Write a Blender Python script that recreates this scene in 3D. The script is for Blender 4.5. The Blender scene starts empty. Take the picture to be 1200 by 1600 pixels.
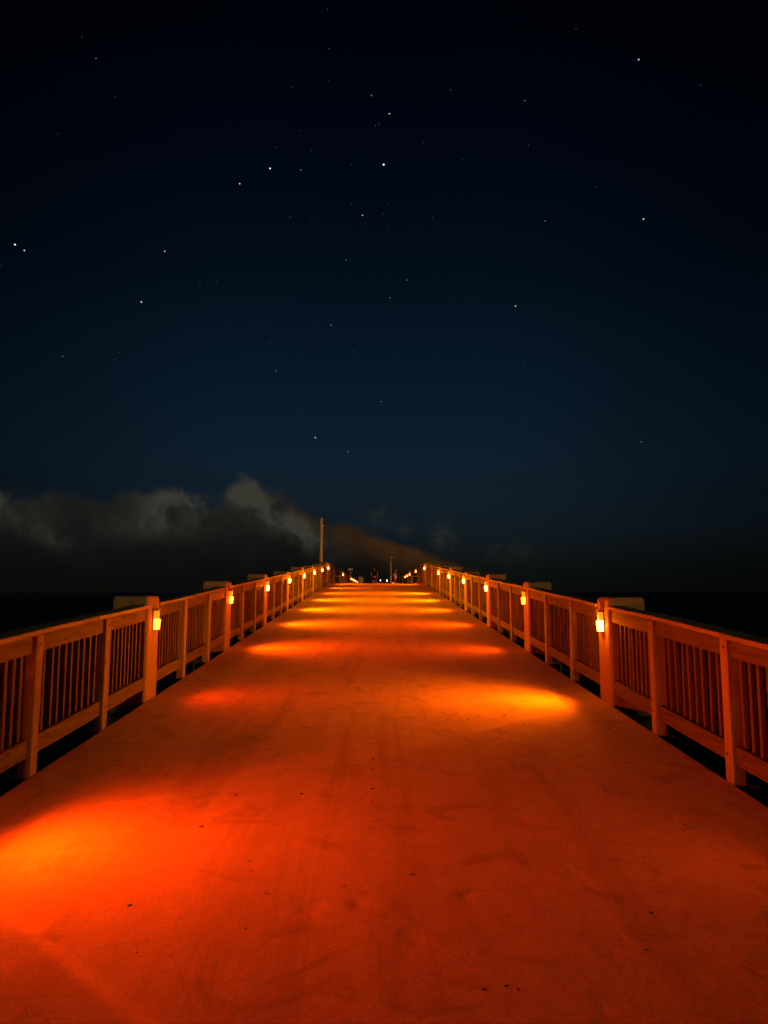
import bpy, bmesh, math, random
from mathutils import Vector, Matrix
R = math.radians
random.seed(7)
sc = bpy.context.scene
COL = sc.collection

# ------------------------------------------------------------------ camera, world, light, exposure
F_PX = 1110.0
cam = bpy.data.cameras.new('camera'); camo = bpy.data.objects.new('camera', cam); COL.objects.link(camo)
cam.sensor_fit = 'HORIZONTAL'; cam.sensor_width = 36.0; cam.lens = 36.0 * F_PX / 1200.0
camo.location = (0, 0, 1.69)
camo.rotation_euler = (R(90) + math.atan(125 / F_PX), 0, -math.atan(12 / F_PX))
cam.clip_start = 0.05; cam.clip_end = 40000
sc.camera = camo

world = bpy.data.worlds.new('World'); sc.world = world; world.use_nodes = True

# far shore lights and low moon behind the photographer: very weak, warm
sl = bpy.data.lights.new('moon_light', 'SUN'); sl.energy = 0.42; sl.color = (1.0, 0.60, 0.13); sl.angle = R(6)
so = bpy.data.objects.new('moon_light', sl); COL.objects.link(so)
so.rotation_euler = (R(90 - 4.2), 0, R(0))

sc.view_settings.view_transform = 'Standard'; sc.view_settings.look = 'None'
sc.view_settings.exposure = 0; sc.view_settings.gamma = 1; sc.view_settings.use_curve_mapping = False
sc.cycles.use_denoising = True
sc.cycles.sample_clamp_indirect = 3
sc.cycles.max_bounces = 4
sc.cycles.use_light_tree = False
sc.cycles.use_adaptive_sampling = False

# ------------------------------------------------------------------ layout constants
SLOPE, Y_CREST = 0.055, 39.4
Z_CREST = SLOPE * Y_CREST
def gz(y): return SLOPE * y if y < Y_CREST else Z_CREST
HALF = 2.60
PITCH = 4.25
Y_R, Y_L = 8.24, 8.46
K0, K1 = -3, 26
SEA = -6.0

# ------------------------------------------------------------------ materials
def new_mat(name):
    m = bpy.data.materials.new(name); m.use_nodes = True
    nt = m.node_tree; p = nt.nodes['Principled BSDF']
    return m, nt, p
def N(nt, t, **kw):
    n = nt.nodes.new(t)
    for k, v in kw.items():
        if k in n.inputs: n.inputs[k].default_value = v
        else: setattr(n, k, v)
    return n
def math_(nt, op, a, b=None, c=None, clamp=False):
    n = nt.nodes.new('ShaderNodeMath'); n.operation = op; n.use_clamp = clamp
    for i, v in enumerate((a, b, c)):
        if v is None: continue
        if isinstance(v, (int, float)): n.inputs[i].default_value = v
        else: nt.links.new(v, n.inputs[i])
    return n.outputs[0]
def smooth(nt, x, a, b, to0=0.0, to1=1.0):
    n = nt.nodes.new('ShaderNodeMapRange'); n.interpolation_type = 'SMOOTHSTEP'
    n.inputs['From Min'].default_value = a; n.inputs['From Max'].default_value = b
    n.inputs['To Min'].default_value = to0; n.inputs['To Max'].default_value = to1
    if isinstance(x, (int, float)): n.inputs[0].default_value = x
    else: nt.links.new(x, n.inputs[0])
    return n.outputs[0]
def ramp(nt, fac, stops):
    n = nt.nodes.new('ShaderNodeValToRGB'); e = n.color_ramp.elements
    while len(e) < len(stops): e.new(0.5)
    for el, (p, c) in zip(e, stops): el.position = p; el.color = (*c, 1)
    nt.links.new(fac, n.inputs[0]); return n.outputs[0]
def mixc(nt, fac, a, b, mode='MIX'):
    n = nt.nodes.new('ShaderNodeMix'); n.data_type = 'RGBA'; n.blend_type = mode
    if isinstance(fac, (int, float)): n.inputs[0].default_value = fac
    else: nt.links.new(fac, n.inputs[0])
    for s, v in ((6, a), (7, b)):
        if isinstance(v, tuple): n.inputs[s].default_value = (*v, 1)
        else: nt.links.new(v, n.inputs[s])
    return n.outputs[2]
def noise(nt, vec, scale, detail=4, rough=0.55, scl=None, dist=0.0):
    if scl:
        mp = nt.nodes.new('ShaderNodeMapping'); mp.inputs['Scale'].default_value = scl
        nt.links.new(vec, mp.inputs[0]); vec = mp.outputs[0]
    n = nt.nodes.new('ShaderNodeTexNoise'); n.inputs['Scale'].default_value = scale
    n.inputs['Detail'].default_value = detail; n.inputs['Roughness'].default_value = rough
    n.inputs['Distortion'].default_value = dist
    nt.links.new(vec, n.inputs['Vector']); return n.outputs['Fac']
def bump(nt, p, h, strength, dist):
    b = nt.nodes.new('ShaderNodeBump'); b.inputs['Strength'].default_value = strength
    b.inputs['Distance'].default_value = dist
    nt.links.new(h, b.inputs['Height']); nt.links.new(b.outputs[0], p.inputs['Normal'])

def mat_deck():
    m, nt, p = new_mat('deck_concrete')
    g = N(nt, 'ShaderNodeNewGeometry').outputs['Position']
    big = noise(nt, g, 0.9, 5, 0.6)
    mid = noise(nt, g, 6.0, 6, 0.65)
    fine = noise(nt, g, 70.0, 3, 0.7)
    swirl = noise(nt, g, 2.2, 6, 0.6, dist=1.6)
    c = ramp(nt, big, [(0.25, (0.33, 0.32, 0.30)), (0.5, (0.40, 0.39, 0.37)), (0.75, (0.46, 0.45, 0.43))])
    c = mixc(nt, 0.55, c, ramp(nt, mid, [(0.3, (0.31, 0.30, 0.29)), (0.7, (0.49, 0.48, 0.46))]))
    c = mixc(nt, 0.34, c, ramp(nt, fine, [(0.35, (0.24, 0.23, 0.22)), (0.65, (0.56, 0.55, 0.53))]))
    # walked-in grime patches and small dark spots of gum and oil
    c = mixc(nt, smooth(nt, swirl, 0.53, 0.68, 0, 0.5), c, (0.22, 0.21, 0.20))
    track = noise(nt, g, 1.0, 5, 0.65, scl=(2.6, 0.22, 1.0), dist=0.4)
    c = mixc(nt, smooth(nt, track, 0.48, 0.66, 0, 0.35), c, (0.20, 0.19, 0.18))
    c = mixc(nt, smooth(nt, noise(nt, g, 1.0, 6, 0.7, scl=(14, 9, 9)), 0.60, 0.72, 0, 0.35), c, (0.18, 0.17, 0.16))
    v = nt.nodes.new('ShaderNodeTexVoronoi'); v.inputs['Scale'].default_value = 3.1
    nt.links.new(g, v.inputs['Vector'])
    rnd = nt.nodes.new('ShaderNodeSeparateColor'); nt.links.new(v.outputs['Color'], rnd.inputs[0])
    rad = math_(nt, 'MULTIPLY', math_(nt, 'POWER', rnd.outputs[0], 3.0), 0.042)
    wob = math_(nt, 'MULTIPLY', math_(nt, 'SUBTRACT', noise(nt, g, 40, 3), 0.5), 0.05)
    spot = math_(nt, 'LESS_THAN', math_(nt, 'ADD', v.outputs['Distance'], wob), rad)
    c = mixc(nt, math_(nt, 'MULTIPLY', spot, 0.65), c, (0.09, 0.08, 0.075))
    # hairline cracks
    v2 = nt.nodes.new('ShaderNodeTexVoronoi'); v2.feature = 'DISTANCE_TO_EDGE'; v2.inputs['Scale'].default_value = 0.42
    wn = nt.nodes.new('ShaderNodeTexNoise'); wn.inputs['Scale'].default_value = 2.5; wn.inputs['Detail'].default_value = 6
    nt.links.new(g, wn.inputs['Vector'])
    wv = N(nt, 'ShaderNodeVectorMath', operation='SCALE'); wv.inputs['Scale'].default_value = 0.5
    nt.links.new(wn.outputs['Color'], wv.inputs[0])
    av = N(nt, 'ShaderNodeVectorMath', operation='ADD'); nt.links.new(g, av.inputs[0]); nt.links.new(wv.outputs[0], av.inputs[1])
    nt.links.new(av.outputs[0], v2.inputs['Vector'])
    crack = math_(nt, 'MULTIPLY', math_(nt, 'LESS_THAN', v2.outputs['Distance'], 0.0016), smooth(nt, noise(nt, g, 1.3, 3), 0.52, 0.62, 0, 0.3))
    c = mixc(nt, crack, c, (0.12, 0.11, 0.10))
    c = mixc(nt, 1.0, c, (1.0, 0.80, 0.62), 'MULTIPLY')   # sandy, warm aggregate
    nt.links.new(c, p.inputs['Base Color'])
    p.inputs['Roughness'].default_value = 0.78
    p.inputs['Specular IOR Level'].default_value = 0.3
    h = math_(nt, 'ADD', math_(nt, 'MULTIPLY', fine, 0.22), math_(nt, 'MULTIPLY', mid, 0.5))
    h = math_(nt, 'ADD', h, math_(nt, 'MULTIPLY', swirl, 0.7))
    h = math_(nt, 'ADD', h, math_(nt, 'MULTIPLY', noise(nt, g, 22, 5, 0.7), 0.22))
    # shallow dents and broom drag
    dv = nt.nodes.new('ShaderNodeTexVoronoi'); dv.feature = 'F1'; dv.inputs['Scale'].default_value = 2.4; nt.links.new(av.outputs[0], dv.inputs['Vector'])
    dent = smooth(nt, dv.outputs['Distance'], 0.0, 0.28, 0.0, 1.0)
    h = math_(nt, 'ADD', h, math_(nt, 'MULTIPLY', dent, 0.8))
    h = math_(nt, 'ADD', h, math_(nt, 'MULTIPLY', noise(nt, g, 1.0, 3, 0.6, scl=(6, 160, 6)), 0.10))
    bump(nt, p, h, 0.8, 0.014)
    return m
def mat_concrete(name, base, spread=0.12, green=0.0):
    m, nt, p = new_mat(name)
    g = N(nt, 'ShaderNodeNewGeometry').outputs['Position']
    a = noise(nt, g, 3.0, 6, 0.65); b = noise(nt, g, 45.0, 4, 0.7)
    st = noise(nt, g, 1.0, 4, 0.6, scl=(9, 9, 0.9))
    lo = tuple(x * (1 - spread * 2) for x in base); hi = tuple(min(1, x * (1 + spread * 2)) for x in base)
    c = ramp(nt, a, [(0.3, lo), (0.7, hi)])
    c = mixc(nt, 0.4, c, ramp(nt, b, [(0.35, lo), (0.65, hi)]))
    c = mixc(nt, smooth(nt, st, 0.52, 0.7, 0, 0.4), c, tuple(x * 0.45 for x in base))
    if green: c = mixc(nt, smooth(nt, a, 0.4, 0.6, 0, green), c, (0.07, 0.10, 0.045))
    nt.links.new(c, p.inputs['Base Color']); p.inputs['Roughness'].default_value = 0.85
    p.inputs['Specular IOR Level'].default_value = 0.25
    bump(nt, p, math_(nt, 'ADD', math_(nt, 'MULTIPLY', a, 0.6), math_(nt, 'MULTIPLY', b, 0.3)), 0.5, 0.01)
    return m
def mat_wood(name, axis, base=(0.36, 0.30, 0.23)):
    m, nt, p = new_mat(name)
    tc = N(nt, 'ShaderNodeTexCoord').outputs['Object']
    info = N(nt, 'ShaderNodeObjectInfo')
    off = N(nt, 'ShaderNodeVectorMath', operation='ADD'); nt.links.new(tc, off.inputs[0])
    cmb = N(nt, 'ShaderNodeCombineXYZ')
    for i in range(3): nt.links.new(math_(nt, 'MULTIPLY', info.outputs['Random'], 17.0 + 9 * i), cmb.inputs[i])
    nt.links.new(cmb.outputs[0], off.inputs[1]); v = off.outputs[0]
    s = [26, 26, 26]; s[axis] = 1.3
    g1 = noise(nt, v, 1.0, 6, 0.6, scl=tuple(s), dist=0.5)
    s2 = [120, 120, 120]; s2[axis] = 3.5
    g2 = noise(nt, v, 1.0, 3, 0.6, scl=tuple(s2))
    bl = noise(nt, v, 4.5, 5, 0.6)
    d = tuple(x * 0.45 for x in base); l = tuple(min(1, x * 1.35) for x in base)
    c = ramp(nt, g1, [(0.32, d), (0.5, base), (0.68, l)])
    c = mixc(nt, 0.35, c, ramp(nt, g2, [(0.35, d), (0.65, l)]))
    c = mixc(nt, smooth(nt, bl, 0.55, 0.7, 0, 0.5), c, tuple(x * 0.5 for x in base))
    # knots
    kv = N(nt, 'ShaderNodeMapping'); ks = [9, 9, 9]; ks[axis] = 3.2; kv.inputs['Scale'].default_value = ks
    nt.links.new(v, kv.inputs[0])
    vo = nt.nodes.new('ShaderNodeTexVoronoi'); vo.inputs['Scale'].default_value = 1.0; nt.links.new(kv.outputs[0], vo.inputs['Vector'])
    c = mixc(nt, smooth(nt, vo.outputs['Distance'], 0.07, 0.13, 0.8, 0), c, tuple(x * 0.18 for x in base))
    tint = math_(nt, 'ADD', math_(nt, 'MULTIPLY', info.outputs['Random'], 0.5), 0.7)
    c = mixc(nt, 1.0, c, ramp(nt, info.outputs['Random'], [(0, (0.74, 0.72, 0.70)), (1, (1.0, 1.0, 1.0))]), 'MULTIPLY')
    nt.links.new(c, p.inputs['Base Color']); p.inputs['Roughness'].default_value = 0.8
    p.inputs['Specular IOR Level'].default_value = 0.25
    bump(nt, p, math_(nt, 'ADD', g1, math_(nt, 'MULTIPLY', g2, 0.5)), 0.6, 0.004)
    return m
def mat_plain(name, col, rough=0.6, metal=0.0):
    m, nt, p = new_mat(name)
    tc = N(nt, 'ShaderNodeTexCoord').outputs['Object']
    n_ = noise(nt, tc, 30, 4, 0.6)
    c = ramp(nt, n_, [(0.3, tuple(x * 0.8 for x in col)), (0.7, tuple(min(1, x * 1.15) for x in col))])
    nt.links.new(c, p.inputs['Base Color']); p.inputs['Roughness'].default_value = rough; p.inputs['Metallic'].default_value = metal
    return m
def mat_emit(name, core, rim, rough=0.2):
    m, nt, p = new_mat(name)
    lw = N(nt, 'ShaderNodeLayerWeight'); lw.inputs['Blend'].default_value = 0.35
    c = mixc(nt, lw.outputs['Facing'], core, rim)
    p.inputs['Base Color'].default_value = (0.5, 0.3, 0.1, 1); p.inputs['Roughness'].default_value = rough
    nt.links.new(c, p.inputs['Emission Color']); p.inputs['Emission Strength'].default_value = 1.0
    return m
M = dict(
    deck=mat_deck(),
    pile=mat_concrete('pile_concrete', (0.25, 0.225, 0.16), 0.10),
    cap=mat_concrete('bent_concrete', (0.15, 0.155, 0.10), 0.15, 0.5),
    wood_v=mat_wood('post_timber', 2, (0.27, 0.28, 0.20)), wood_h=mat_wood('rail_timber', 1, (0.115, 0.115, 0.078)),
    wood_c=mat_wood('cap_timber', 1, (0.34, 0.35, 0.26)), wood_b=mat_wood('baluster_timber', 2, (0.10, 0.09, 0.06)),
    wood_x=mat_wood('bench_timber', 0),
    beam=mat_wood('stringer_timber', 1, (0.07, 0.06, 0.05)),
    bolt=mat_plain('bolt_steel', (0.10, 0.09, 0.08), 0.5, 0.8),
    housing=mat_plain('lamp_bronze', (0.22, 0.15, 0.09), 0.45, 0.3),
    lens=mat_emit('lamp_lens', (16, 5.0, 0.9), (9, 1.5, 0.02)),
    lens_dim=mat_emit('lamp_lens_orange', (11, 1.3, 0.12), (6, 0.6, 0.0)),
    diffuser=mat_emit('lamp_diffuser', (1.5, 0.26, 0.012), (0.9, 0.14, 0.0)),
    white=mat_emit('white_glass', (2.4, 1.9, 1.9), (1.6, 1.2, 1.2)),
    leaf=mat_plain('dried_leaf', (0.045, 0.035, 0.025), 0.85),
    paper=mat_plain('paper_scrap', (0.75, 0.74, 0.70), 0.7),
    pole=mat_concrete('pole_wood', (0.74, 0.68, 0.52), 0.04),
    mast=mat_plain('painted_mast', (0.78, 0.75, 0.66), 0.5),
    black=mat_plain('black_cloth', (0.005, 0.005, 0.006), 0.95),
    shortsd=mat_plain('dark_shorts', (0.02, 0.02, 0.025), 0.9),
    skin=mat_plain('skin', (0.45, 0.28, 0.20), 0.55),
    hair=mat_plain('hair', (0.015, 0.012, 0.01), 0.7),
    pale=mat_plain('pale_cloth', (0.75, 0.74, 0.74), 0.85),
    red=mat_plain('red_shorts', (0.35, 0.05, 0.03), 0.85),
    bin=mat_plain('pale_plastic', (0.62, 0.52, 0.30), 0.5),
    dark=mat_plain('dark_plastic', (0.02, 0.02, 0.02), 0.5),
)

# ------------------------------------------------------------------ mesh helpers
class MB:
    def __init__(s): s.v = []; s.f = []
    def hexa(s, pts):
        b = len(s.v); s.v += [tuple(p) for p in pts]
        s.f += [(b, b+3, b+2, b+1), (b+4, b+5, b+6, b+7), (b, b+1, b+5, b+4), (b+1, b+2, b+6, b+5), (b+2, b+3, b+7, b+6), (b+3, b, b+4, b+7)]
    def box(s, x0, x1, y0, y1, z0, z1, zf=None):
        """box whose z values may ride on zf(y)"""
        a, b = sorted((x0, x1)); zf = zf or (lambda y: 0)
        s.hexa([(a, y0, z0+zf(y0)), (b, y0, z0+zf(y0)), (b, y1, z0+zf(y1)), (a, y1, z0+zf(y1)),
                (a, y0, z1+zf(y0)), (b, y0, z1+zf(y0)), (b, y1, z1+zf(y1)), (a, y1, z1+zf(y1))])
    def cyl(s, c0, c1, r0, r1, n=12, half=None):
        c0, c1 = Vector(c0), Vector(c1); d = (c1 - c0).normalized()
        u = d.orthogonal().normalized(); w = d.cross(u); b = len(s.v)
        for c, r in ((c0, r0), (c1, r1)):
            for i in range(n):
                a = 2 * math.pi * i / n; s.v.append(tuple(c + r * (math.cos(a) * u + math.sin(a) * w)))
        for i in range(n):
            j = (i + 1) % n; s.f.append((b+i, b+j, b+n+j, b+n+i))
        s.f.append(tuple(b + i for i in reversed(range(n)))); s.f.append(tuple(b + n + i for i in range(n)))
    def mesh(s, name, mat, bevel=0.0, smooth_=False, seg=1):
        me = bpy.data.meshes.new(name); me.from_pydata(s.v, [], s.f)
        bm = bmesh.new(); bm.from_mesh(me)
        bmesh.ops.recalc_face_normals(bm, faces=bm.faces)
        if bevel:
            es = [e for e in bm.edges if len(e.link_faces) == 2 and e.calc_face_angle(0) > 0.6]
            bmesh.ops.bevel(bm, geom=es, offset=bevel, segments=seg, affect='EDGES', profile=0.5)
        bm.to_mesh(me); bm.free()
        if mat: me.materials.append(mat)
        if smooth_:
            for p in me.polygons: p.use_smooth = True
        return me
    def obj(s, name, mat, parent=None, loc=(0, 0, 0), bevel=0.0, smooth_=False, seg=1):
        return link(name, s.mesh(name, mat, bevel, smooth_, seg), parent, loc)
def link(name, me, parent=None, loc=(0, 0, 0), rot=None):
    o = bpy.data.objects.new(name, me); COL.objects.link(o); o.location = loc
    if rot: o.rotation_euler = rot
    if parent: o.parent = parent
    return o
def thing(name, label, cat, loc=(0, 0, 0), rz=0, group=None, kind=None):
    o = bpy.data.objects.new(name, None); COL.objects.link(o); o.location = loc; o.rotation_euler = (0, 0, rz)
    o.empty_display_size = 0.2
    tag(o, label, cat, group, kind); return o
def tag(o, label=None, cat=None, group=None, kind=None):
    if label: o['label'] = label
    if cat: o['category'] = cat
    if group: o['group'] = group
    if kind: o['kind'] = kind
ORD = ['nearest', 'second', 'third', 'fourth', 'fifth', 'sixth', 'seventh', 'eighth', 'ninth', 'tenth', 'eleventh', 'twelfth', 'thirteenth', 'fourteenth', 'fifteenth', 'sixteenth', 'seventeenth', 'eighteenth', 'nineteenth', 'twentieth', 'twenty-first', 'twenty-second', 'twenty-third', 'twenty-fourth', 'twenty-fifth', 'twenty-sixth', 'twenty-seventh', 'twenty-eighth']

# ------------------------------------------------------------------ sky and sea
def build_sky():
    nt = world.node_tree; em = nt.nodes['Background']; em.inputs['Strength'].default_value = 1.0
    world.cycles.sampling_method = 'NONE'
    tc = N(nt, 'ShaderNodeTexCoord').outputs['Generated']
    nv = N(nt, 'ShaderNodeVectorMath', operation='NORMALIZE'); nt.links.new(tc, nv.inputs[0]); v = nv.outputs[0]
    sp = N(nt, 'ShaderNodeSeparateXYZ'); nt.links.new(v, sp.inputs[0])
    deg = 180 / math.pi
    el = math_(nt, 'MULTIPLY', math_(nt, 'ARCSINE', sp.outputs[2]), deg)
    az = math_(nt, 'MULTIPLY', math_(nt, 'ARCTAN2', sp.outputs[0], sp.outputs[1]), deg)
    def sr(*c): return tuple(((x / 255) / 12.92 if x < 10.3 else (((x / 255) + 0.055) / 1.055) ** 2.4) for x in c)
    e01 = math_(nt, 'DIVIDE', el, 60.0, clamp=True)
    base = ramp(nt, e01, [(0.0, sr(11, 12, 11)), (2.5/60, sr(14, 19, 20)), (5/60, sr(18, 27, 34)), (10/60, sr(15, 30, 43)),
                          (16/60, sr(9, 25, 39)), (24/60, sr(4, 15, 27)), (32/60, sr(1, 7, 19)), (40/60, sr(1, 3, 10)), (1.0, sr(0, 1, 5))])
    side = smooth(nt, math_(nt, 'ABSOLUTE', math_(nt, 'ADD', az, 1.0)), 8, 34, 1.0, 0.42)  # lens vignette put into the sky colour, darker to both sides
    base = mixc(nt, 1.0, base, N(nt, 'ShaderNodeCombineColor').outputs[0], 'MULTIPLY')
    cc = [n for n in nt.nodes if n.bl_idname == 'ShaderNodeCombineColor'][-1]
    for i in range(3): nt.links.new(side, cc.inputs[i])
    # cloud bank: top elevation as a function of azimuth
    pts = [(-60, 5.5), (-40, 6.6), (-29, 7.6), (-27, 7.3), (-24, 7.2), (-19, 7.5), (-16.5, 8.0), (-15.5, 8.1), (-14, 7.4), (-13.0, 7.3), (-11.6, 8.6), (-10.6, 9.2), (-9.4, 8.6),
           (-8, 7.9), (-6.2, 7.0), (-4.2, 6.2), (-2, 5.4), (0.6, 4.5), (3.2, 3.55), (5.8, 2.6), (8.5, 1.7), (11.5, 0.6), (15, -1.0), (60, -1.5)]
    fc = N(nt, 'ShaderNodeFloatCurve'); cu = fc.mapping.curves[0]
    P = [((a + 60) / 120, (t + 2) / 12) for a, t in pts]
    cu.points[0].location = P[0]; cu.points[1].location = P[-1]
    for q in P[1:-1]: cu.points.new(*q)
    fc.mapping.update()
    nt.links.new(math_(nt, 'DIVIDE', math_(nt, 'ADD', az, 60.0), 120.0, clamp=True), fc.inputs['Value'])
    top = math_(nt, 'SUBTRACT', math_(nt, 'MULTIPLY', fc.outputs[0], 12.0), 2.0)
    n1 = noise(nt, v, 22, 8, 0.55, dist=0.6); n2 = noise(nt, v, 60, 6, 0.6, dist=0.4); n3 = noise(nt, v, 9, 5, 0.5, dist=1.0)
    wob = math_(nt, 'MULTIPLY', math_(nt, 'ADD', math_(nt, 'MULTIPLY', math_(nt, 'SUBTRACT', n1, 0.5), 2.0), math_(nt, 'MULTIPLY', math_(nt, 'SUBTRACT', n2, 0.5), 1.1)), smooth(nt, az, -11, -2, 1.0, 0.28))
    depth = math_(nt, 'ADD', math_(nt, 'SUBTRACT', top, el), wob)   # degrees below the ragged top
    pv = nt.nodes.new('ShaderNodeTexVoronoi'); pv.feature = 'F1'; pv.inputs['Scale'].default_value = 24
    pn = nt.nodes.new('ShaderNodeTexNoise'); pn.inputs['Scale'].default_value = 40; pn.inputs['Detail'].default_value = 5; nt.links.new(v, pn.inputs['Vector'])
    ps = N(nt, 'ShaderNodeVectorMath', operation='SCALE'); ps.inputs['Scale'].default_value = 0.018; nt.links.new(pn.outputs['Color'], ps.inputs[0])
    pa = N(nt, 'ShaderNodeVectorMath', operation='ADD'); nt.links.new(v, pa.inputs[0]); nt.links.new(ps.outputs[0], pa.inputs[1]); nt.links.new(pa.outputs[0], pv.inputs['Vector'])
    puff = math_(nt, 'SUBTRACT', 0.52, pv.outputs['Distance'])
    depth = math_(nt, 'ADD', depth, math_(nt, 'MULTIPLY', puff, smooth(nt, az, -9, 1, 1.5, 0.4)))
    depth = math_(nt, 'MULTIPLY', depth, smooth(nt, az, -6, 2, 1.0, 1.7))
    dens = smooth(nt, depth, -0.3, 1.0)
    # how thick/bright: lobes of billow caught by the town's glow
    def gauss(a0, w, e0, h, amp, tilt=0.0):
        da = math_(nt, 'DIVIDE', math_(nt, 'SUBTRACT', az, a0), w)
        ee = math_(nt, 'ADD', math_(nt, 'SUBTRACT', el, e0), math_(nt, 'MULTIPLY', math_(nt, 'SUBTRACT', az, a0), tilt))
        de = math_(nt, 'DIVIDE', ee, h)
        r2 = math_(nt, 'ADD', math_(nt, 'MULTIPLY', da, da), math_(nt, 'MULTIPLY', de, de))
        return math_(nt, 'MULTIPLY', math_(nt, 'EXPONENT', math_(nt, 'MULTIPLY', r2, -1.0)), amp)
    lobes = gauss(-29, 2.4, 6.3, 1.5, 0.8)
    for g in ((-25.4, 2.6, 4.3, 0.9, 0.5, 0.45), (-15.6, 2.6, 6.6, 1.8, 0.85, 0), (-10.8, 1.5, 8.3, 1.2, 1.0, 0.4), (-8.0, 3.2, 6.0, 1.3, 0.95, 0.55), (-5.6, 2.8, 4.6, 1.3, 0.6, 0.4), (-18, 3.0, 4.9, 1.2, 0.35, 0), (-45, 7, 4.5, 2, 0.6, 0)):
        lobes = math_(nt, 'ADD', lobes, gauss(*g))
    tex = math_(nt, 'ADD', smooth(nt, n1, 0.34, 0.66, 0.35, 1.25), math_(nt, 'MULTIPLY', math_(nt, 'SUBTRACT', n2, 0.5), 1.5))
    tex = math_(nt, 'ADD', tex, math_(nt, 'MULTIPLY', puff, 0.9))
    lit = math_(nt, 'MULTIPLY', math_(nt, 'MULTIPLY', lobes, 0.78), tex)
    amb = math_(nt, 'MULTIPLY', smooth(nt, el, 0.5, 8.5, 0.04, 0.42), smooth(nt, n3, 0.3, 0.7, 0.7, 1.25))
    lum = math_(nt, 'ADD', lit, amb, clamp=True)
    ccol = ramp(nt, lum, [(0.0, sr(9, 9, 7)), (0.25, sr(22, 23, 20)), (0.6, sr(36, 38, 34)), (1.0, sr(54, 55, 48))])
    # brown amber lens-flare veil over the pier lights, painted into the cloud colour
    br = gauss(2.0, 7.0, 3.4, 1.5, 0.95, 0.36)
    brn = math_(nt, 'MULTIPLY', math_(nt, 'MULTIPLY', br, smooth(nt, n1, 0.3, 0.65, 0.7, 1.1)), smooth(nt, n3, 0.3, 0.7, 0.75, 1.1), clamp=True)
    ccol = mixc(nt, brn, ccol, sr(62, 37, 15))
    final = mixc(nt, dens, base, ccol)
    # small loose puffs right of the bank
    pf = gauss(0.3, 1.1, 6.1, 0.9, 0.40)
    for g in ((5.3, 0.9, 4.3, 1.0, 0.75, 0), (2.2, 0.8, 4.9, 0.5, 0.35, 0), (10.5, 2.5, 3.2, 0.8, 0.25, 0)): pf = math_(nt, 'ADD', pf, gauss(*g))
    pf = math_(nt, 'MULTIPLY', math_(nt, 'MULTIPLY', pf, smooth(nt, n2, 0.38, 0.6, 0.2, 1.1)), math_(nt, 'SUBTRACT', 1.0, dens), clamp=True)
    final = mixc(nt, pf, final, sr(42, 44, 38))
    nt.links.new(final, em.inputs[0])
    sky = bpy.data.objects.new('sky', None); COL.objects.link(sky); tag(sky, 'dark blue starry night sky with a low grey cloud bank', None, None, 'structure')
    return sky
sky = build_sky()

STARS = [(21.86, 36.97, 3), (1.09, 35.71, 3), (0.59, 32.49, 4), (-9.07, 31.87, 4), (-6.48, 31.96, 2), (-11.55, 30.66, 3), (-1.21, 29.08, 3), (21.7, 27.2, 3), (-28.01, 24.15, 4), (-27.37, 23.9, 3), (-17.33, 25.46, 3), (2.56, 24.5, 2), (11.52, 22.23, 3), (-18.95, 21.71, 3), (1.13, 23.22, 2), (-23.11, 36.54, 2), (-0.47, 36.81, 2), (-0.1, 34.98, 1), (0.18, 35.1, 1), (-6.53, 34.47, 1), (-5.58, 33.27, 1), (12.66, 35.9, 2), (6.39, 37.0, 1), (-21.56, 34.65, 1), (-25.53, 31.63, 1), (-2.57, 25.93, 2), (14.09, 28.05, 2), (-3.79, 21.11, 2), (-8.24, 17.46, 2), (-20.46, 17.9, 1), (-20.7, 17.34, 1), (-24.4, 17.14, 2), (12.16, 17.84, 1), (0.38, 15.26, 2), (-0.33, 14.88, 1), (-5.01, 12.36, 3), (-2.29, 11.28, 2), (20.85, 11.36, 2), (7.82, 11.08, 1), (0.92, 28.49, 1), (0.54, 29.2, 1), (0.97, 29.94, 1), (-2.14, 29.85, 1), (7.3, 32.69, 1), (4.04, 33.88, 1), (-4.22, 37.63, 1), (-8.62, 33.26, 1), (4.73, 28.87, 1), (-7.31, 28.77, 1), (-5.49, 28.84, 1), (-14.52, 23.6, 1), (-13.18, 23.81, 1), (-2.71, 19.14, 1), (-1.88, 19.15, 1), (-5.2, 21.4, 1), (-8.75, 19.66, 1), (-4.34, 41.62, 1), (-4.19, 39.44, 1), (-24.22, 37.51, 1), (17.03, 39.47, 1), (12.32, 13.59, 1), (-0.97, 15.53, 1), (-6.32, 11.39, 1), (-4.99, 7.88, 1), (-7.29, 37.05, 1), (-28.81, 22.61, 1), (-2.18, 32.46, 1), (-24.24, 15.77, 1), (4.43, 10.17, 1), (0.41, 7.46, 1), (5.08, 18.57, 1), (26.32, 34.59, 1), (18.18, 29.82, 1), (12.89, 33.12, 1)]
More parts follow.
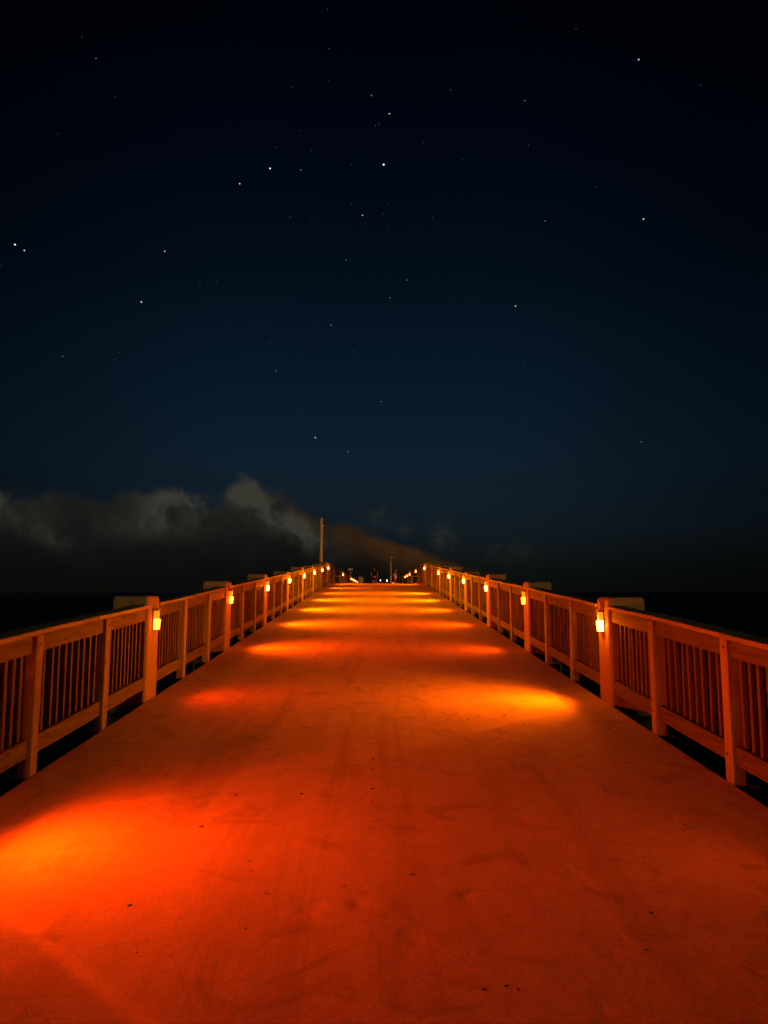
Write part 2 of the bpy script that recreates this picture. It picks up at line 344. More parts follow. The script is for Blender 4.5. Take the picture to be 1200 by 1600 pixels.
def build_stars():
    def em(name, col):
        m = bpy.data.materials.new(name); m.use_nodes = True; nt = m.node_tree; nt.nodes.clear()
        o = N(nt, 'ShaderNodeOutputMaterial'); e = N(nt, 'ShaderNodeEmission'); e.inputs[0].default_value = (*col, 1)
        nt.links.new(e.outputs[0], o.inputs[0]); return m
    spec = {1: (4.4, (0.11, 0.15, 0.19)), 2: (6.6, (0.30, 0.38, 0.45)), 3: (9.8, (0.75, 0.85, 0.95)), 4: (13.5, (1.2, 1.2, 1.25))}
    mesh = {}
    for b, (r, c) in spec.items():
        bm = bmesh.new(); bmesh.ops.create_icosphere(bm, subdivisions=1, radius=r)
        me = bpy.data.meshes.new('star'); bm.to_mesh(me); bm.free(); me.materials.append(em('starlight', c)); mesh[b] = me
    D = 11500.0
    for a, e, b in STARS:
        a, e = R(a), R(e)
        o = link('star', mesh[b], sky, (D * math.cos(e) * math.sin(a), D * math.cos(e) * math.cos(a), D * math.sin(e)))
        s = random.uniform(0.85, 1.15); o.scale = (s, s, s)
build_stars()

def build_sea():
    mb = MB(); n = 48; rs = [0, 30, 80, 200, 600, 2000, 6000, 11800]
    mb.v.append((0, 0, 0))
    for r in rs[1:]:
        for i in range(n):
            a = 2 * math.pi * i / n; mb.v.append((r * math.cos(a), r * math.sin(a), 0))
    for i in range(n): mb.f.append((0, 1 + i, 1 + (i + 1) % n))
    for k in range(len(rs) - 2):
        for i in range(n):
            j = (i + 1) % n; a = 1 + k * n; b = a + n; mb.f.append((a + i, b + i, b + j, a + j))
    m, nt, p = new_mat('sea_water')
    p.inputs['Base Color'].default_value = (0.0012, 0.0015, 0.002, 1); p.inputs['Roughness'].default_value = 0.4
    p.inputs['Specular IOR Level'].default_value = 0.03
    g = N(nt, 'ShaderNodeNewGeometry').outputs['Position']
    h = math_(nt, 'ADD', noise(nt, g, 0.35, 6, 0.6, scl=(1, 1.8, 1)), math_(nt, 'MULTIPLY', noise(nt, g, 2.2, 4, 0.6), 0.25))
    bump(nt, p, h, 1.0, 1.2)
    o = mb.obj('sea', m, None, (0, 0, SEA)); tag(o, 'black night sea on both sides of the pier', None, None, 'structure')
build_sea()

# ------------------------------------------------------------------ pier deck
pier = thing('pier_deck', 'concrete pier deck ramping up to a crest under amber light', None, kind='structure')
Y_JOINT = 6.30
def slab_mesh(length, slope):
    mb = MB(); w = 10; ns = 1
    mb.box(-HALF, HALF, 0.0065, length - 0.0065, -0.22, 0, (lambda y: slope * y))
    return mb.mesh('deck_slab', M['deck'])
js = [Y_JOINT + PITCH * i for i in range(-3, 8)] + [Y_CREST]
js = [y for y in js if y <= Y_CREST]
cache = {}
for a, b in zip(js[:-1], js[1:]):
    key = round(b - a, 3)
    if key not in cache: cache[key] = slab_mesh(b - a, SLOPE)
    link('deck_slab', cache[key], pier, (0, a, gz(a)))
    mb = MB(); mb.box(-HALF, HALF, -0.006, 0.006, -0.03, -0.0015); mb.obj('joint_sealant', M['dark'], pier, (0, a, gz(a)))
flat = slab_mesh(PITCH, 0.0)
y = Y_CREST
while y < 124:
    link('deck_slab', flat, pier, (0, y, Z_CREST)); y += PITCH
for s in (-1, 1):
    mb = MB(); mb.box(s * 2.62, s * 2.80, -6, Y_CREST, -0.62, -0.26, lambda y: SLOPE * y)
    mb.obj('stringer', M['beam'], pier, (0, 0, 0))
    mb = MB(); mb.box(s * 2.62, s * 2.80, Y_CREST, 124, Z_CREST - 0.62, Z_CREST - 0.26)
    mb.obj('stringer', M['beam'], pier)

# ------------------------------------------------------------------ piles, lamps, railings
PH = {3: 1.125, 5: 1.14, 6: 1.15}
def pile_mesh(h):
    mb = MB(); mb.box(0, 0.42, -0.21, 0.21, SEA - 5.0, h)
    return mb.mesh('concrete_pile', M['pile'], 0.035, seg=2)
pm = {h: pile_mesh(h) for h in (1.18, 1.125, 1.14, 1.15)}
bent = MB(); bent.box(-0.02, 0.52, -0.36, 0.36, -0.75, -0.13)
bent_me = bent.mesh('bent_cap', M['cap'], 0.02)

# fixture meshes, local frame: +x points at the deck
def half_cyl(mb, r, z0, z1, n=10, r1=None):
    r1 = r1 if r1 is not None else r; b = len(mb.v)
    for z, rr in ((z0, r), (z1, r1)):
        for i in range(n + 1):
            a = -math.pi / 2 + math.pi * i / n; mb.v.append((0.012 + rr * math.cos(a) * 1.15, rr * math.sin(a), z))
    for i in range(n): mb.f.append((b+i, b+i+1, b+n+2+i, b+n+1+i))
    mb.f.append((b+n, b, b+n+1, b+2*n+1)); mb.f.append(tuple(b+i for i in reversed(range(n+1)))); mb.f.append(tuple(b+n+1+i for i in range(n+1)))
def fixture():
    d = {}
    mb = MB(); mb.box(0, 0.012, -0.062, 0.062, 0.775, 1.045); mb.box(0.012, 0.066, -0.055, 0.055, 1.005, 1.035)
    mb.box(0.012, 0.05, -0.048, 0.048, 0.775, 0.787)
    d['housing'] = mb.mesh('housing', M['housing'], 0.003)
    mb = MB(); half_cyl(mb, 0.044, 0.915, 1.004); d['diffuser'] = mb.mesh('diffuser', M['diffuser'])
    for k, mm in (('lens', 'lens'), ('lens_dim', 'lens_dim')):
        mb = MB(); half_cyl(mb, 0.050, 0.788, 0.9, r1=0.058); half_cyl(mb, 0.058, 0.9005, 0.9145, r1=0.046)
        d[k] = mb.mesh('lens', M[mm], smooth_=False)
    return d
FX = fixture()
def lamp_nodes(L, s, tilt, hotk=1.0):
    """intensity profile of the louvred turtle-safe fixture (like an IES file)"""
    L.use_nodes = True; nt = L.node_tree; e = nt.nodes['Emission']
    g = N(nt, 'ShaderNodeNewGeometry').outputs['Incoming']
    sp = N(nt, 'ShaderNodeSeparateXYZ'); nt.links.new(g, sp.inputs[0])
    a = math_(nt, 'MAXIMUM', math_(nt, 'MULTIPLY', sp.outputs[0], s), 0.02)
    dn = math_(nt, 'MAXIMUM', math_(nt, 'MULTIPLY', sp.outputs[2], -1.0), 0.02)
    r = math_(nt, 'DIVIDE', a, dn)
    A = smooth(nt, r, 0.16, 0.72)
    yy = math_(nt, 'SUBTRACT', sp.outputs[1], math_(nt, 'MULTIPLY', a, tilt))
    q = math_(nt, 'DIVIDE', math_(nt, 'ABSOLUTE', yy), a)
    Fn = math_(nt, 'ADD', smooth(nt, q, 0.5, 2.0, 0.84, 0.0), smooth(nt, q, 1.0, 4.0, 0.14, 0.03))
    Fn = math_(nt, 'MULTIPLY', Fn, smooth(nt, q, 0.90, 1.0, 1.0, 0.72))
    core = smooth(nt, q, 0.0, 0.9, 1.0, 0.62)
    hor = math_(nt, 'DIVIDE', 0.85, math_(nt, 'ADD', math_(nt, 'POWER', dn, 1.45), 0.15))
    up = smooth(nt, sp.outputs[2], -0.02, 0.14, 1.0, 0.12)
    I = math_(nt, 'MULTIPLY', math_(nt, 'MULTIPLY', A, Fn), math_(nt, 'MULTIPLY', math_(nt, 'MULTIPLY', hor, core), up))
    base_ = math_(nt, 'MULTIPLY', I, 1.35); I = 0.0
    def ridge(x, c, w, amp):
        t = math_(nt, 'DIVIDE', math_(nt, 'SUBTRACT', x, c), w)
        return math_(nt, 'MULTIPLY', math_(nt, 'EXPONENT', math_(nt, 'MULTIPLY', math_(nt, 'MULTIPLY', t, t), -1.0)), amp)
    I = math_(nt, 'ADD', I, math_(nt, 'MULTIPLY', ridge(r, 0.50, 0.026, 0.9), Fn))
    I = math_(nt, 'ADD', I, math_(nt, 'MULTIPLY', ridge(q, 0.92, 0.028, 0.5), A))
    hot = math_(nt, 'MULTIPLY', math_(nt, 'MULTIPLY', A, math_(nt, 'ADD', ridge(r, 0.85, 0.38, 0.55 if hotk == 1.0 else 1.5), ridge(r, 1.5, 1.3, 1.1))), math_(nt, 'ADD', ridge(yy, 0.0, 0.32, 0.6), ridge(yy, 0.0, 0.6, 0.4)))
    front = math_(nt, 'MULTIPLY', smooth(nt, math_(nt, 'MULTIPLY', sp.outputs[0], s), 0.02, 0.16), smooth(nt, sp.outputs[2], -0.15, 0.0, 1.0, 0.0))
    I = math_(nt, 'ADD', math_(nt, 'ADD', base_, math_(nt, 'MULTIPLY', math_(nt, 'ADD', I, hot), front)), 0.05)
    nt.links.new(I, e.inputs['Strength'])

RED = (1.0, 0.034, 0.0); ORA = (1.0, 0.068, 0.0); YEL = (1.0, 0.12, 0.0); GOLD = (1.0, 0.17, 0.0)
LK = {  # side -> k: (power, colour)
    -1: {-2: (14, RED), -1: (132, (1.0, 0.046, 0.0)), 0: (26, RED), 1: (130, ORA), 2: (165, YEL), 3: (200, GOLD), 4: (190, GOLD), 5: (150, YEL), 6: (130, YEL), 7: (130, YEL),
         11: (60, YEL), 15: (60, YEL), 16: (60, YEL), 17: (60, GOLD), 18: (60, GOLD), 19: (60, GOLD), 21: (60, GOLD), 23: (60, GOLD)},
    1: {-2: (12, RED), -1: (4, ORA), 0: (150, (1.0, 0.125, 0.0)), 1: (44, ORA), 2: (100, ORA), 3: (150, YEL), 4: (220, GOLD), 5: (220, GOLD), 7: (130, YEL),
        9: (60, YEL), 11: (60, YEL), 12: (60, YEL), 13: (60, YEL), 15: (60, YEL), 17: (120, GOLD), 18: (160, GOLD), 19: (160, GOLD), 21: (80, GOLD), 24: (120, GOLD), 26: (160, GOLD)},
}
POWER = 1.75
for s in (-1, 1):
    side = 'left' if s < 0 else 'right'; y0 = Y_L if s < 0 else Y_R
    for k in range(K0, K1 + 1):
        yk = y0 + PITCH * k; z = gz(yk); h = PH.get(k, 1.18)
        if k >= 8: h = 1.13
        h = h if h in pm else 1.14
        where = (ORD[k] + ' in view on the ' + side + ' edge') if k >= 0 else {-1: 'just ahead of the camera on the ' + side + ' edge', -2: 'beside the camera on the ' + side + ' edge', -3: 'behind the camera on the ' + side + ' edge'}[k]
        p = link('concrete_pile', pm[h], None, (s * 2.61, yk, z))
        p.scale = (s, 1, 1)
        tag(p, 'square concrete pile rising above the railing, ' + where, 'pile', 'concrete piles along the pier')
        b = link('bent_cap', bent_me, pier, (s * 2.61, yk, z)); b.scale = (s, 1, 1)
        if k in LK[s]:
            pw, colr = LK[s][k]
            bright = 'bright yellow' if colr[1] > 0.1 else 'amber'
            t = thing('wall_lamp', bright + ' glowing lamp on the pile ' + where, 'lamp', (s * 2.61, yk, z), 0, 'amber lamps on the piles')
            for nm in ('housing', 'diffuser', 'lens'):
                me = FX[nm] if nm != 'lens' else FX['lens' if colr[1] > 0.1 or k > 1 else 'lens_dim']
                o = link(nm, me, t); o.scale = (-s, 1, 1)
            if k in (16, 18, 21, 23, 24, 26, 13, 9): continue   # too far to light anything in view beyond their own glow
            L = bpy.data.lights.new('lamp_light', 'POINT'); L.energy = pw * POWER; L.color = colr; L.shadow_soft_size = 0.025
            lamp_nodes(L, -s, 0.06 + random.uniform(-0.03, 0.05), 2.0 if (s < 0 and k == -1) else 1.0)
            lo = bpy.data.objects.new('lamp_light', L); COL.objects.link(lo); lo.parent = t; lo.location = (-s * 0.105, 0, 0.86)

post_me = {}
def post_mesh():
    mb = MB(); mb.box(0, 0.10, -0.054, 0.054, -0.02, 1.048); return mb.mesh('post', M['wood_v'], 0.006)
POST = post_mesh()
outr = MB(); outr.box(0.01, 0.20, -0.045, 0.045, -0.26, -0.02); OUTR = outr.mesh('outrigger', M['beam'], 0.004)
bo = MB(); bo.cyl((-0.006, 0, 0), (0.004, 0, 0), 0.011, 0.011, 8); BOLT = bo.mesh('bolt', M['bolt'])
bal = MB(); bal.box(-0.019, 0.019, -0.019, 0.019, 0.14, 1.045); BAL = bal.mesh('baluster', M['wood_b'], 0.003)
def railing(s, k):
    """section from pile k-1 to pile k"""
    side = 'left' if s < 0 else 'right'; y0 = Y_L if s < 0 else Y_R
    ya, yb = y0 + PITCH * (k - 1) + 0.21, y0 + PITCH * k - 0.21
    ym = ya
    zb = gz(ya)
    zf = lambda yl: gz(ym + yl) - zb
    if k >= 1: lab = 'timber railing section on the %s between the %s and %s piles in view' % (side, ORD[k - 1], ORD[k])
    elif k == 0: lab = 'timber railing section on the %s that runs out of the picture' % side
    else: lab = 'timber railing section on the %s beside the camera' % side + (', furthest back' if k == -2 else '')
    t = thing('railing', lab, 'railing', (s * 2.61, ya, zb), 0, 'timber railings along the pier')
    Ln = yb - ya; bay = PITCH / 3
    posts = [bay - 0.21, 2 * bay - 0.21]
    near = k <= 5
    jz = [random.uniform(-0.010, 0.010) for _ in range(4)]
    bounds = [0.0] + posts + [Ln]
    rnd = random.Random(k * 7 + s)
    for i, py in enumerate(posts):
        po = link('post', POST, t, (0, py, zf(py)), (0, 0, 0)); po.scale = (s, 1, 1)
        po.rotation_euler = (rnd.uniform(-0.006, 0.006), rnd.uniform(-0.006, 0.006), 0)
        ou = link('outrigger', OUTR, t, (0, py, zf(py))); ou.scale = (s, 1, 1)
        if near:
            for bz in (0.20, 0.20 + 0.78, ):
                link('bolt', BOLT, po, (0, rnd.uniform(-0.02, 0.02), bz))
    def warped(name, x0, x1, a, b, z0, z1, za, zc, bow, xb=0.0, bev=0.004, n=6, mat='wood_h'):
        mb = MB(); rings = []
        for j in range(n + 1):
            u = j / n; yy = a + (b - a) * u; dz = za * (1 - u) + zc * u + bow * 4 * u * (1 - u) + zf(yy); dx = xb * 4 * u * (1 - u)
            bs = len(mb.v)
            for (X, Z) in ((x0, z0), (x1, z0), (x1, z1), (x0, z1)): mb.v.append((s * (X + dx), yy, Z + dz))
            if j:
                q = bs - 4
                for e in range(4): mb.f.append((q + e, q + (e + 1) % 4, bs + (e + 1) % 4, bs + e))
        mb.f.append((3, 2, 1, 0)); e_ = len(mb.v) - 4; mb.f.append((e_, e_+1, e_+2, e_+3))
        return mb.obj(name, M[mat], t, bevel=bev)
    for i in range(3):
        a, b = bounds[i], bounds[i + 1]
        ea = 0.0 if i == 0 else 0.062; eb = 0.0 if i == 2 else 0.062
        # cap board joins over the posts
        ga = 0.002; bw = rnd.uniform(-0.008, 0.006)
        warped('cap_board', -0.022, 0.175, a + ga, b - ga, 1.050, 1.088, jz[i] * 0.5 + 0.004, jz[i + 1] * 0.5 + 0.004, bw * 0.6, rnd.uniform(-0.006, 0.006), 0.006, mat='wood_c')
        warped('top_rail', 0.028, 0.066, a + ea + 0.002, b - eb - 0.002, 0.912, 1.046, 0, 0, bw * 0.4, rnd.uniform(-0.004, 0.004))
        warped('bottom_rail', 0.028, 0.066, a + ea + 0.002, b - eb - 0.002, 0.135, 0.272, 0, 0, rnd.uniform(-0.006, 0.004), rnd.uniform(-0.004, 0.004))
        n = 10; c0, c1 = a + ea + 0.06, b - eb - 0.06
        if k <= 9:
            for j in range(n):
                yy = c0 + (c1 - c0) * j / (n - 1) + rnd.uniform(-0.006, 0.006)
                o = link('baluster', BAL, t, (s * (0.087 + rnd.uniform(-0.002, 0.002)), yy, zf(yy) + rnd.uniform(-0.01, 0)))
                o.rotation_euler = (rnd.uniform(-0.010, 0.010), rnd.uniform(-0.006, 0.006), rnd.uniform(-0.06, 0.06))
        elif i == 0:
            mb = MB()
            for ii in range(3):
                aa, bb = bounds[ii] + 0.12, bounds[ii + 1] - 0.12
                for j in range(n):
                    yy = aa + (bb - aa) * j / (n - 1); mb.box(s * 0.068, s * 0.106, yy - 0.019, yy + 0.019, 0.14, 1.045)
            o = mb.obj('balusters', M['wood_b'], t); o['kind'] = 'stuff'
for s in (-1, 1):
    for k in range(-2, K1 + 1): railing(s, k)

# ------------------------------------------------------------------ benches on the level deck beyond the crest
def bench(s, y, lab):
    t = thing('bench', lab, 'bench', (s * 2.55, y, Z_CREST), 0, 'timber benches beyond the crest')
    L = 2.2
    for i in range(4):
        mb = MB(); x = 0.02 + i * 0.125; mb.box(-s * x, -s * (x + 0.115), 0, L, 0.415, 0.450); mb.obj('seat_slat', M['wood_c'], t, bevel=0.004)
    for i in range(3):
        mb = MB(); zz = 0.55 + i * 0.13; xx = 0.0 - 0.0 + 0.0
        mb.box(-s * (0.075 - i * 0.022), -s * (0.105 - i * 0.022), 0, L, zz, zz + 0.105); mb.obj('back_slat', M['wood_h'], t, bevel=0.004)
    for yy in (0.12, L - 0.12):
        mb = MB(); mb.hexa([(-s*0.14, yy-.04, 0.46), (-s*0.06, yy-.04, 0.46), (-s*0.06, yy+.04, 0.46), (-s*0.14, yy+.04, 0.46),
                            (-s*0.03, yy-.04, 0.97), (s*0.03, yy-.04, 0.97), (s*0.03, yy+.04, 0.97), (-s*0.03, yy+.04, 0.97)])
        mb.obj('back_support', M['wood_v'], t)
        for xx in (0.06, 0.46):
            mb = MB(); mb.box(-s * (xx - 0.04), -s * (xx + 0.04), yy - 0.04, yy + 0.04, 0, 0.413); mb.obj('leg', M['wood_v'], t, bevel=0.004)
bench(-1, 41.6, 'timber bench against the left railing just beyond the crest')
bench(1, 41.6, 'timber bench against the right railing just beyond the crest')

# ------------------------------------------------------------------ poles and masts
def tall_pole():
    y = 40.5; x = -(588 - 502) * (y / F_PX) ; 
    t = thing('timber_pole', 'tall bare timber pole standing outside the left railing at the crest', 'pole', (x, y, SEA))
    top = 1.69 + 115 * y / F_PX - SEA
    mb = MB(); mb.cyl((0, 0, -4), (0, 0, top), 0.11, 0.078, 14); mb.obj('shaft', M['pole'], t, smooth_=False)
    mb = MB(); mb.box(0.05, 0.13, -0.10, 0.02, top - 0.50, top - 0.34); mb.obj('junction_box', M['mast'], t, bevel=0.01)
    mb = MB(); mb.cyl((0.085, -0.05, top - 2.6), (0.085, -0.05, top - 0.5), 0.014, 0.014, 8); mb.obj('conduit', M['mast'], t)
tall_pole()
def far_mast():
    y = 88.0; x = (611 - 588) * y / F_PX
    t = thing('street_lamp', 'slim unlit lamp mast standing far along the pier, right of the people', 'lamp post', (x, y, Z_CREST))
    top = 1.69 + 53.5 * y / F_PX - Z_CREST
    mb = MB(); mb.cyl((0, 0, 0.15), (0, 0, top), 0.085, 0.05, 12); mb.obj('mast', M['mast'], t)
    mb = MB(); mb.cyl((0, 0, 0), (0, 0, 0.16), 0.2, 0.14, 12); mb.obj('base', M['mast'], t)
    mb = MB(); mb.box(-0.05, 0.24, -0.09, 0.09, top, top + 0.09); mb.obj('lamp_head', M['mast'], t, bevel=0.02)
far_mast()
def shelf_post():
    y = 60.0; x = -(588 - 547.5) * y / F_PX
    t = thing('shelf_post', 'thin post topped by a small flat shelf beyond the left bench', 'post', (x, y, Z_CREST))
    mb = MB(); mb.cyl((0, 0, 0), (0, 0, 1.36), 0.05, 0.045, 10); mb.obj('post', M['wood_v'], t)
    mb = MB(); mb.box(-0.19, 0.19, -0.15, 0.15, 1.36, 1.41); mb.box(-0.19, 0.19, -0.17, -0.15, 1.34, 1.46); mb.obj('shelf', M['mast'], t, bevel=0.006)
shelf_post()

# ------------------------------------------------------------------ bins and lanterns in the distance
def bin_(x, y, r, h, mat, lab, lidr=1.06, kind='barrel'):
    t = thing('litter_bin', lab, 'bin', (x, y, Z_CREST))
    mb = MB(); mb.cyl((0, 0, 0), (0, 0, h * 0.86), r * 0.9, r, 18); mb.obj('barrel', mat, t)
    mb = MB(); mb.cyl((0, 0, h * 0.86), (0, 0, h * 0.90), r * lidr, r * lidr, 18); mb.cyl((0, 0, h * 0.90), (0, 0, h), r * 0.95, r * 0.45, 18); mb.obj('lid', mat, t)
    for i in range(3):
        mb = MB(); zz = h * (0.2 + 0.25 * i); mb.cyl((0, 0, zz), (0, 0, zz + 0.02), r * 1.02, r * 1.02, 18); mb.obj('hoop', mat, t)
bin_(-1.42, 66.0, 0.26, 0.98, M['bin'], 'pale yellow-lit barrel bin on the far deck, left of the people')
bin_(1.62, 50.0, 0.20, 0.88, M['dark'], 'black barrel bin beside the right railing beyond the crest')
def lantern(x, y, h, lab, pw):
    t = thing('lantern_stand', lab, 'lantern', (x, y, Z_CREST), 0, 'white lanterns on the far deck')
    for i in range(3):
        a = 2.094 * i; mb = MB(); mb.cyl((0.2 * math.cos(a), 0.2 * math.sin(a), 0), (0, 0, h * 0.5), 0.012, 0.012, 6); mb.obj('leg', M['dark'], t)
    mb = MB(); mb.cyl((0, 0, h * 0.5), (0, 0, h - 0.09), 0.015, 0.015, 8); mb.obj('pole', M['dark'], t)
    mb = MB(); mb.cyl((0, 0, h - 0.09), (0, 0, h - 0.07), 0.06, 0.06, 12); mb.cyl((0, 0, h + 0.07), (0, 0, h + 0.10), 0.07, 0.04, 12); mb.obj('cap', M['dark'], t)
    mb = MB(); mb.cyl((0, 0, h - 0.07), (0, 0, h + 0.07), 0.055, 0.055, 12); mb.obj('glass', M['white'], t)
lantern(0.44, 76.0, 0.76, 'small white lantern on a stand, just right of the person in black', 8)
lantern(1.14, 76.0, 0.72, 'small white lantern on a stand, just left of the lamp mast', 8)
def glow(x, y, z, e, c):
    L = bpy.data.lights.new('lantern_light', 'POINT'); L.energy = e; L.color = c; L.shadow_soft_size = 0.05
    o = bpy.data.objects.new('lantern_light', L); COL.objects.link(o); o.location = (x, y, z)
glow(1.14, 75.85, Z_CREST + 0.74, 22, (1, 0.85, 0.85))

# ------------------------------------------------------------------ people
def skin_mesh(name, verts, edges, mat, parent, root=0, sub=1):
    me = bpy.data.meshes.new(name); me.from_pydata([v[:3] for v in verts], edges, [])
    o = bpy.data.objects.new(name, me); COL.objects.link(o)
    md = o.modifiers.new('skin', 'SKIN'); md.use_smooth_shade = True
    for i, v in enumerate(verts):
        r = v[3]; me.skin_vertices[0].data[i].radius = (r, r) if not isinstance(r, tuple) else r
        me.skin_vertices[0].data[i].use_root = (i == root)
    o.modifiers.new('sub', 'SUBSURF').levels = sub; o.modifiers['sub'].render_levels = sub
    me.materials.append(mat); o.parent = parent
    return o
def person(x, y, rz, lab, shirt, shorts, cap=None, arm='down', H=1.76):
    t = thing('person', lab, 'person', (x, y, Z_CREST), rz)
    f = H / 1.76
    V = []; E_ = []
    def v(px, py, pz, r): V.append((px * f, py * f, pz * f, r * f)); return len(V) - 1
    def chain(idx, pts):
        for p in pts:
            n = v(*p); E_.append((idx, n)); idx = n
        return idx
    # pelvis, torso, neck, head (facing +y)
    pel = v(0, 0, 0.93, 0.095)
    ch = chain(pel, [(0, 0, 1.10, 0.10), (0, 0.0, 1.28, 0.10)]); chest = ch
    nk = chain(chest, [(0, 0, 1.45, 0.075), (0, 0.01, 1.52, 0.052), (0, 0.02, 1.60, 0.088), (0, 0.02, 1.68, 0.092), (0, 0.015, 1.735, 0.05)])
    for sx in (-1, 1):
        # legs
        ank = chain(pel, [(sx*0.10, 0, 0.84, 0.078), (sx*0.115, 0.01, 0.66, 0.070), (sx*0.12, 0.02, 0.49, 0.056), (sx*0.125, -0.01, 0.33, 0.055), (sx*0.13, -0.02, 0.10, 0.036), (sx*0.13, -0.02, 0.05, 0.038)])
        chain(ank, [(sx*0.14, 0.08, 0.035, 0.036), (sx*0.15, 0.17, 0.025, 0.024)])
        sh = chain(chest, [(sx*0.13, 0, 1.40, 0.062)])
        if arm == 'down' or sx == -1:
            pts = [(sx*0.21, 0, 1.36, 0.052), (sx*0.25, -0.01, 1.20, 0.043), (sx*0.27, 0.0, 1.08, 0.038), (sx*0.28, 0.03, 0.94, 0.034), (sx*0.285, 0.05, 0.84, 0.024)]
            d = Vector((0.0, 0.15, -1)).normalized()
        else:
            pts = [(sx*0.21, 0, 1.36, 0.052), (sx*0.25, 0.06, 1.22, 0.043), (sx*0.26, 0.10, 1.12, 0.038), (sx*0.20, 0.24, 1.20, 0.034), (sx*0.15, 0.33, 1.27, 0.024)]
            d = Vector((-0.3*sx, 0.8, 0.5)).normalized()
        w = chain(sh, pts)
        wp = Vector(pts[-1][:3])
        palm = wp + d * 0.06; pi = v(*palm, 0.028); E_.append((w, pi))
        side_ = d.cross(Vector((sx, 0, 0))).normalized()
        for i, ln in enumerate((0.065, 0.075, 0.07, 0.055)):
            o_ = side_ * (0.027 - 0.018 * i)
            a = palm + d * 0.035 + o_; b = a + d * ln * 0.55 + Vector((-sx*0.006, 0, 0)); c = b + d * ln * 0.45 + Vector((-sx*0.012, 0, 0))
            ia = v(*a, 0.009); E_.append((pi, ia)); ib = v(*b, 0.008); E_.append((ia, ib)); ic = v(*c, 0.007); E_.append((ib, ic))
        a = palm - d*0.02 + side_ * 0.035; b = a + d*0.03 + side_*0.015
        ia = v(*a, 0.010); E_.append((pi, ia)); ib = v(*b, 0.008); E_.append((ia, ib))
    skin_mesh('body', V, E_, M['skin'], t)
    # shirt
    V2 = []; E2 = []
    def v2(px, py, pz, r): V2.append((px*f, py*f, pz*f, r*f)); return len(V2) - 1
    a = v2(0, 0, 1.10, 0.150); b = v2(0, 0, 0.86, 0.160); c = v2(0, 0, 1.28, 0.168); e = v2(0, 0, 1.45, 0.115); E2 += [(a, b), (a, c), (c, e)]
    for sx in (-1, 1):
        i1 = v2(sx*0.14, 0, 1.40, 0.080); i2 = v2(sx*0.215, 0, 1.355, 0.072); y3 = 0.04 if (arm != 'down' and sx == 1) else -0.005
        i3 = v2(sx*0.245, y3, 1.20, 0.066); E2 += [(c, i1), (i1, i2), (i2, i3)]
    skin_mesh('shirt', V2, E2, shirt, t)
    V3 = []; E3 = []
    def v3(px, py, pz, r): V3.append((px*f, py*f, pz*f, r*f)); return len(V3) - 1
    a = v3(0, 0, 0.93, 0.152)
    for sx in (-1, 1):
        i1 = v3(sx*0.10, 0, 0.80, 0.115); i2 = v3(sx*0.125, 0.01, 0.56, 0.105); E3 += [(a, i1), (i1, i2)]
    skin_mesh('shorts', V3, E3, shorts, t)
    # shoes
    for sx in (-1, 1):
        mb = MB(); mb.box(sx*0.14*f - 0.05, sx*0.14*f + 0.05, -0.09, 0.21, 0, 0.03); mb.box(sx*0.14*f - 0.045, sx*0.14*f + 0.045, -0.085, 0.17, 0.03, 0.085)
        mb.obj('shoe', M['pale'] if cap else M['dark'], t, bevel=0.02)
    # hair or cap, ears, nose
    bm = bmesh.new(); bmesh.ops.create_uvsphere(bm, u_segments=16, v_segments=10, radius=0.108 * f)
    bmesh.ops.translate(bm, verts=bm.verts, vec=(0, 0.005 * f, 1.665 * f))
    bmesh.ops.delete(bm, geom=[q for q in bm.verts if q.co.z < (1.66 if cap else 1.60) * f or (q.co.y > 0.07 * f and q.co.z < 1.70 * f)], context='VERTS')
    me = bpy.data.meshes.new('hair'); bm.to_mesh(me); bm.free(); me.materials.append(cap or M['hair'])
    for p_ in me.polygons: p_.use_smooth = True
    hr = link('cap' if cap else 'hair', me, t); hr.scale = (0.92, 1.08, 1.0)
    if cap:
        mb = MB(); mb.box(-0.07, 0.07, 0.08, 0.19, 1.675 * f, 1.69 * f); mb.obj('brim', cap, hr, bevel=0.005)
    for sx in (-1, 1):
        mb = MB(); mb.box(sx*0.086, sx*0.102, -0.01, 0.022, 1.60 * f, 1.66 * f); mb.obj('ear', M['skin'], t, bevel=0.006)
        mb = MB(); mb.box(sx*0.028, sx*0.048, 0.104, 0.112, 1.645 * f, 1.657 * f); mb.obj('eye', M['dark'], t)
    mb = MB(); mb.box(-0.012, 0.012, 0.10, 0.13, 1.605 * f, 1.645 * f); mb.obj('nose', M['skin'], t, bevel=0.005)
    mb = MB(); mb.box(-0.025, 0.025, 0.098, 0.108, 1.575 * f, 1.583 * f); mb.obj('mouth', M['red'], t)
person(-0.16, 62.0, R(8), 'person in a black t-shirt standing with back turned, mid pier', M['black'], M['shortsd'])
person(1.98, 72.0, R(150), 'person in a pale cap and pale shirt beside the lamp mast', M['pale'], M['red'], cap=M['pale'], arm='bent')

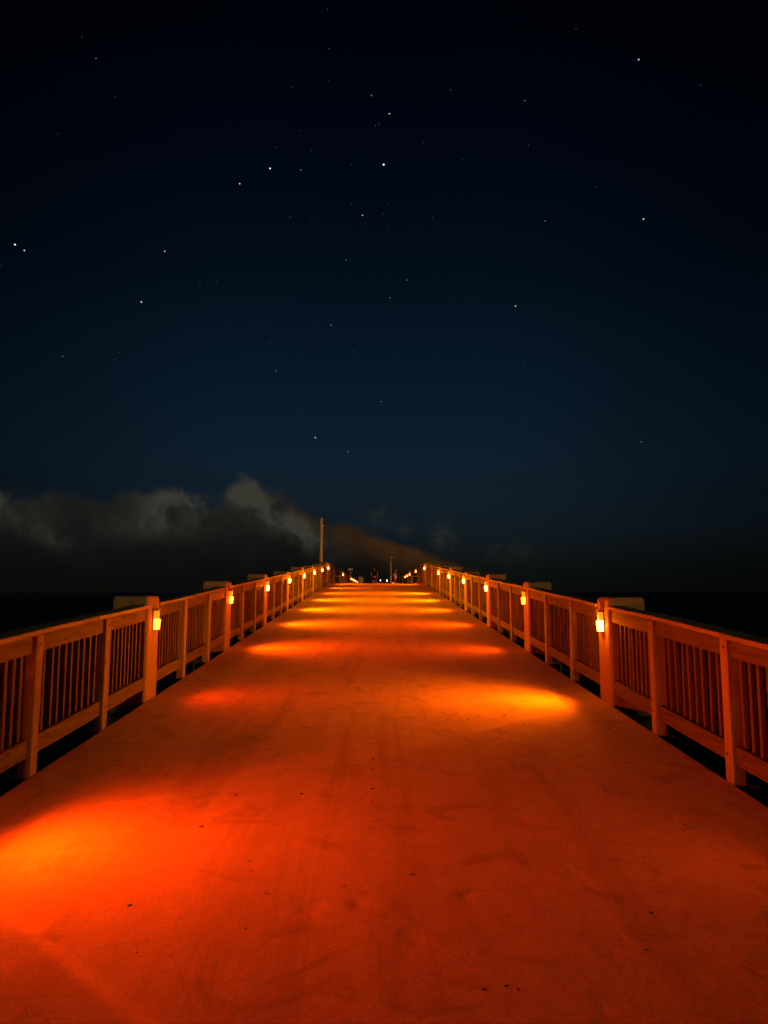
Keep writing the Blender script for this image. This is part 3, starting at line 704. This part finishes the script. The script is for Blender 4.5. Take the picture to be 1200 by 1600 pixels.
# ------------------------------------------------------------------ leaf scraps and bits on the deck
SCR = [(0.197, 3.915, 0.032), (-0.517, 5.165, 0.034), (-0.019, 6.009, 0.034), (-0.028, 5.717, 0.023), (-0.025, 5.269, 0.034), (-0.024, 4.995, 0.016), (-1.078, 4.579, 0.03), (-0.969, 5.143, 0.033), (-0.54, 3.712, 0.021), (-1.174, 3.603, 0.026), (-1.841, 3.956, 0.016), (1.061, 7.526, 0.037), (0.937, 7.386, 0.036), (1.331, 7.553, 0.031), (0.711, 7.676, 0.031), (1.452, 7.141, 0.029), (1.161, 5.773, 0.028), (-0.288, 4.433, 0.014), (-0.691, 4.085, 0.017), (-0.666, 3.96, 0.013), (-0.395, 3.965, 0.013), (-0.157, 3.789, 0.015), (0.894, 4.078, 0.017), (1.918, 4.572, 0.022), (0.42, 2.931, 0.021), (0.511, 2.954, 0.017), (0.551, 2.929, 0.014), (-0.402, 8.984, 0.036), (0.347, 8.51, 0.028), (-2.149, 8.835, 0.043), (-2.259, 9.614, 0.039), (2.347, 9.174, 0.037), (1.295, 3.507, 0.028), (1.15, 3.198, 0.021), (-0.584, 3.384, 0.014), (-1.006, 3.199, 0.013)]
def scrap(x, y, w, mat, name, lab, cat, group=None):
    n = random.randint(5, 8); mb = MB(); top = []
    for i in range(n):
        a = 2 * math.pi * i / n; r = w * 0.58 * random.uniform(0.35, 1.35); top.append((r * math.cos(a) * 1.0, r * math.sin(a) * random.uniform(0.6, 1.1)))
    for z in (0.0, 0.0015 + w * 0.04):
        for (a, b) in top: mb.v.append((a * (1 if z == 0 else 0.75), b * (1 if z == 0 else 0.75), z + SLOPE * b + random.uniform(0, 0.002)))
    for i in range(n): j = (i + 1) % n; mb.f.append((i, j, n + j, n + i))
    mb.f.append(tuple(range(n, 2 * n))); mb.f.append(tuple(reversed(range(n))))
    o = mb.obj(name, mat, None, (x, y, gz(y) + 0.0005)); tag(o, lab, cat, group)
cnt = {}
for x, y, w in sorted(SCR, key=lambda q: q[1]):
    sd = 'left' if x < 0 else 'right'; n = cnt.get(sd, 0); cnt[sd] = n + 1
    size = 'larger dark' if w > 0.03 else 'tiny dark'
    scrap(x, y, w, M['leaf'], 'leaf_scrap', '%s dried leaf scrap %s of the deck centre, %s to the camera there' % (size, sd, ORD[n] if n == 0 else ORD[n] + ' nearest'), 'leaf scrap', 'dark leaf scraps on the deck')
scrap(2.29, 6.96, 0.035, M['paper'], 'paper_scrap', 'tiny white paper scrap on the deck near the brightest right lamp', 'paper scrap')
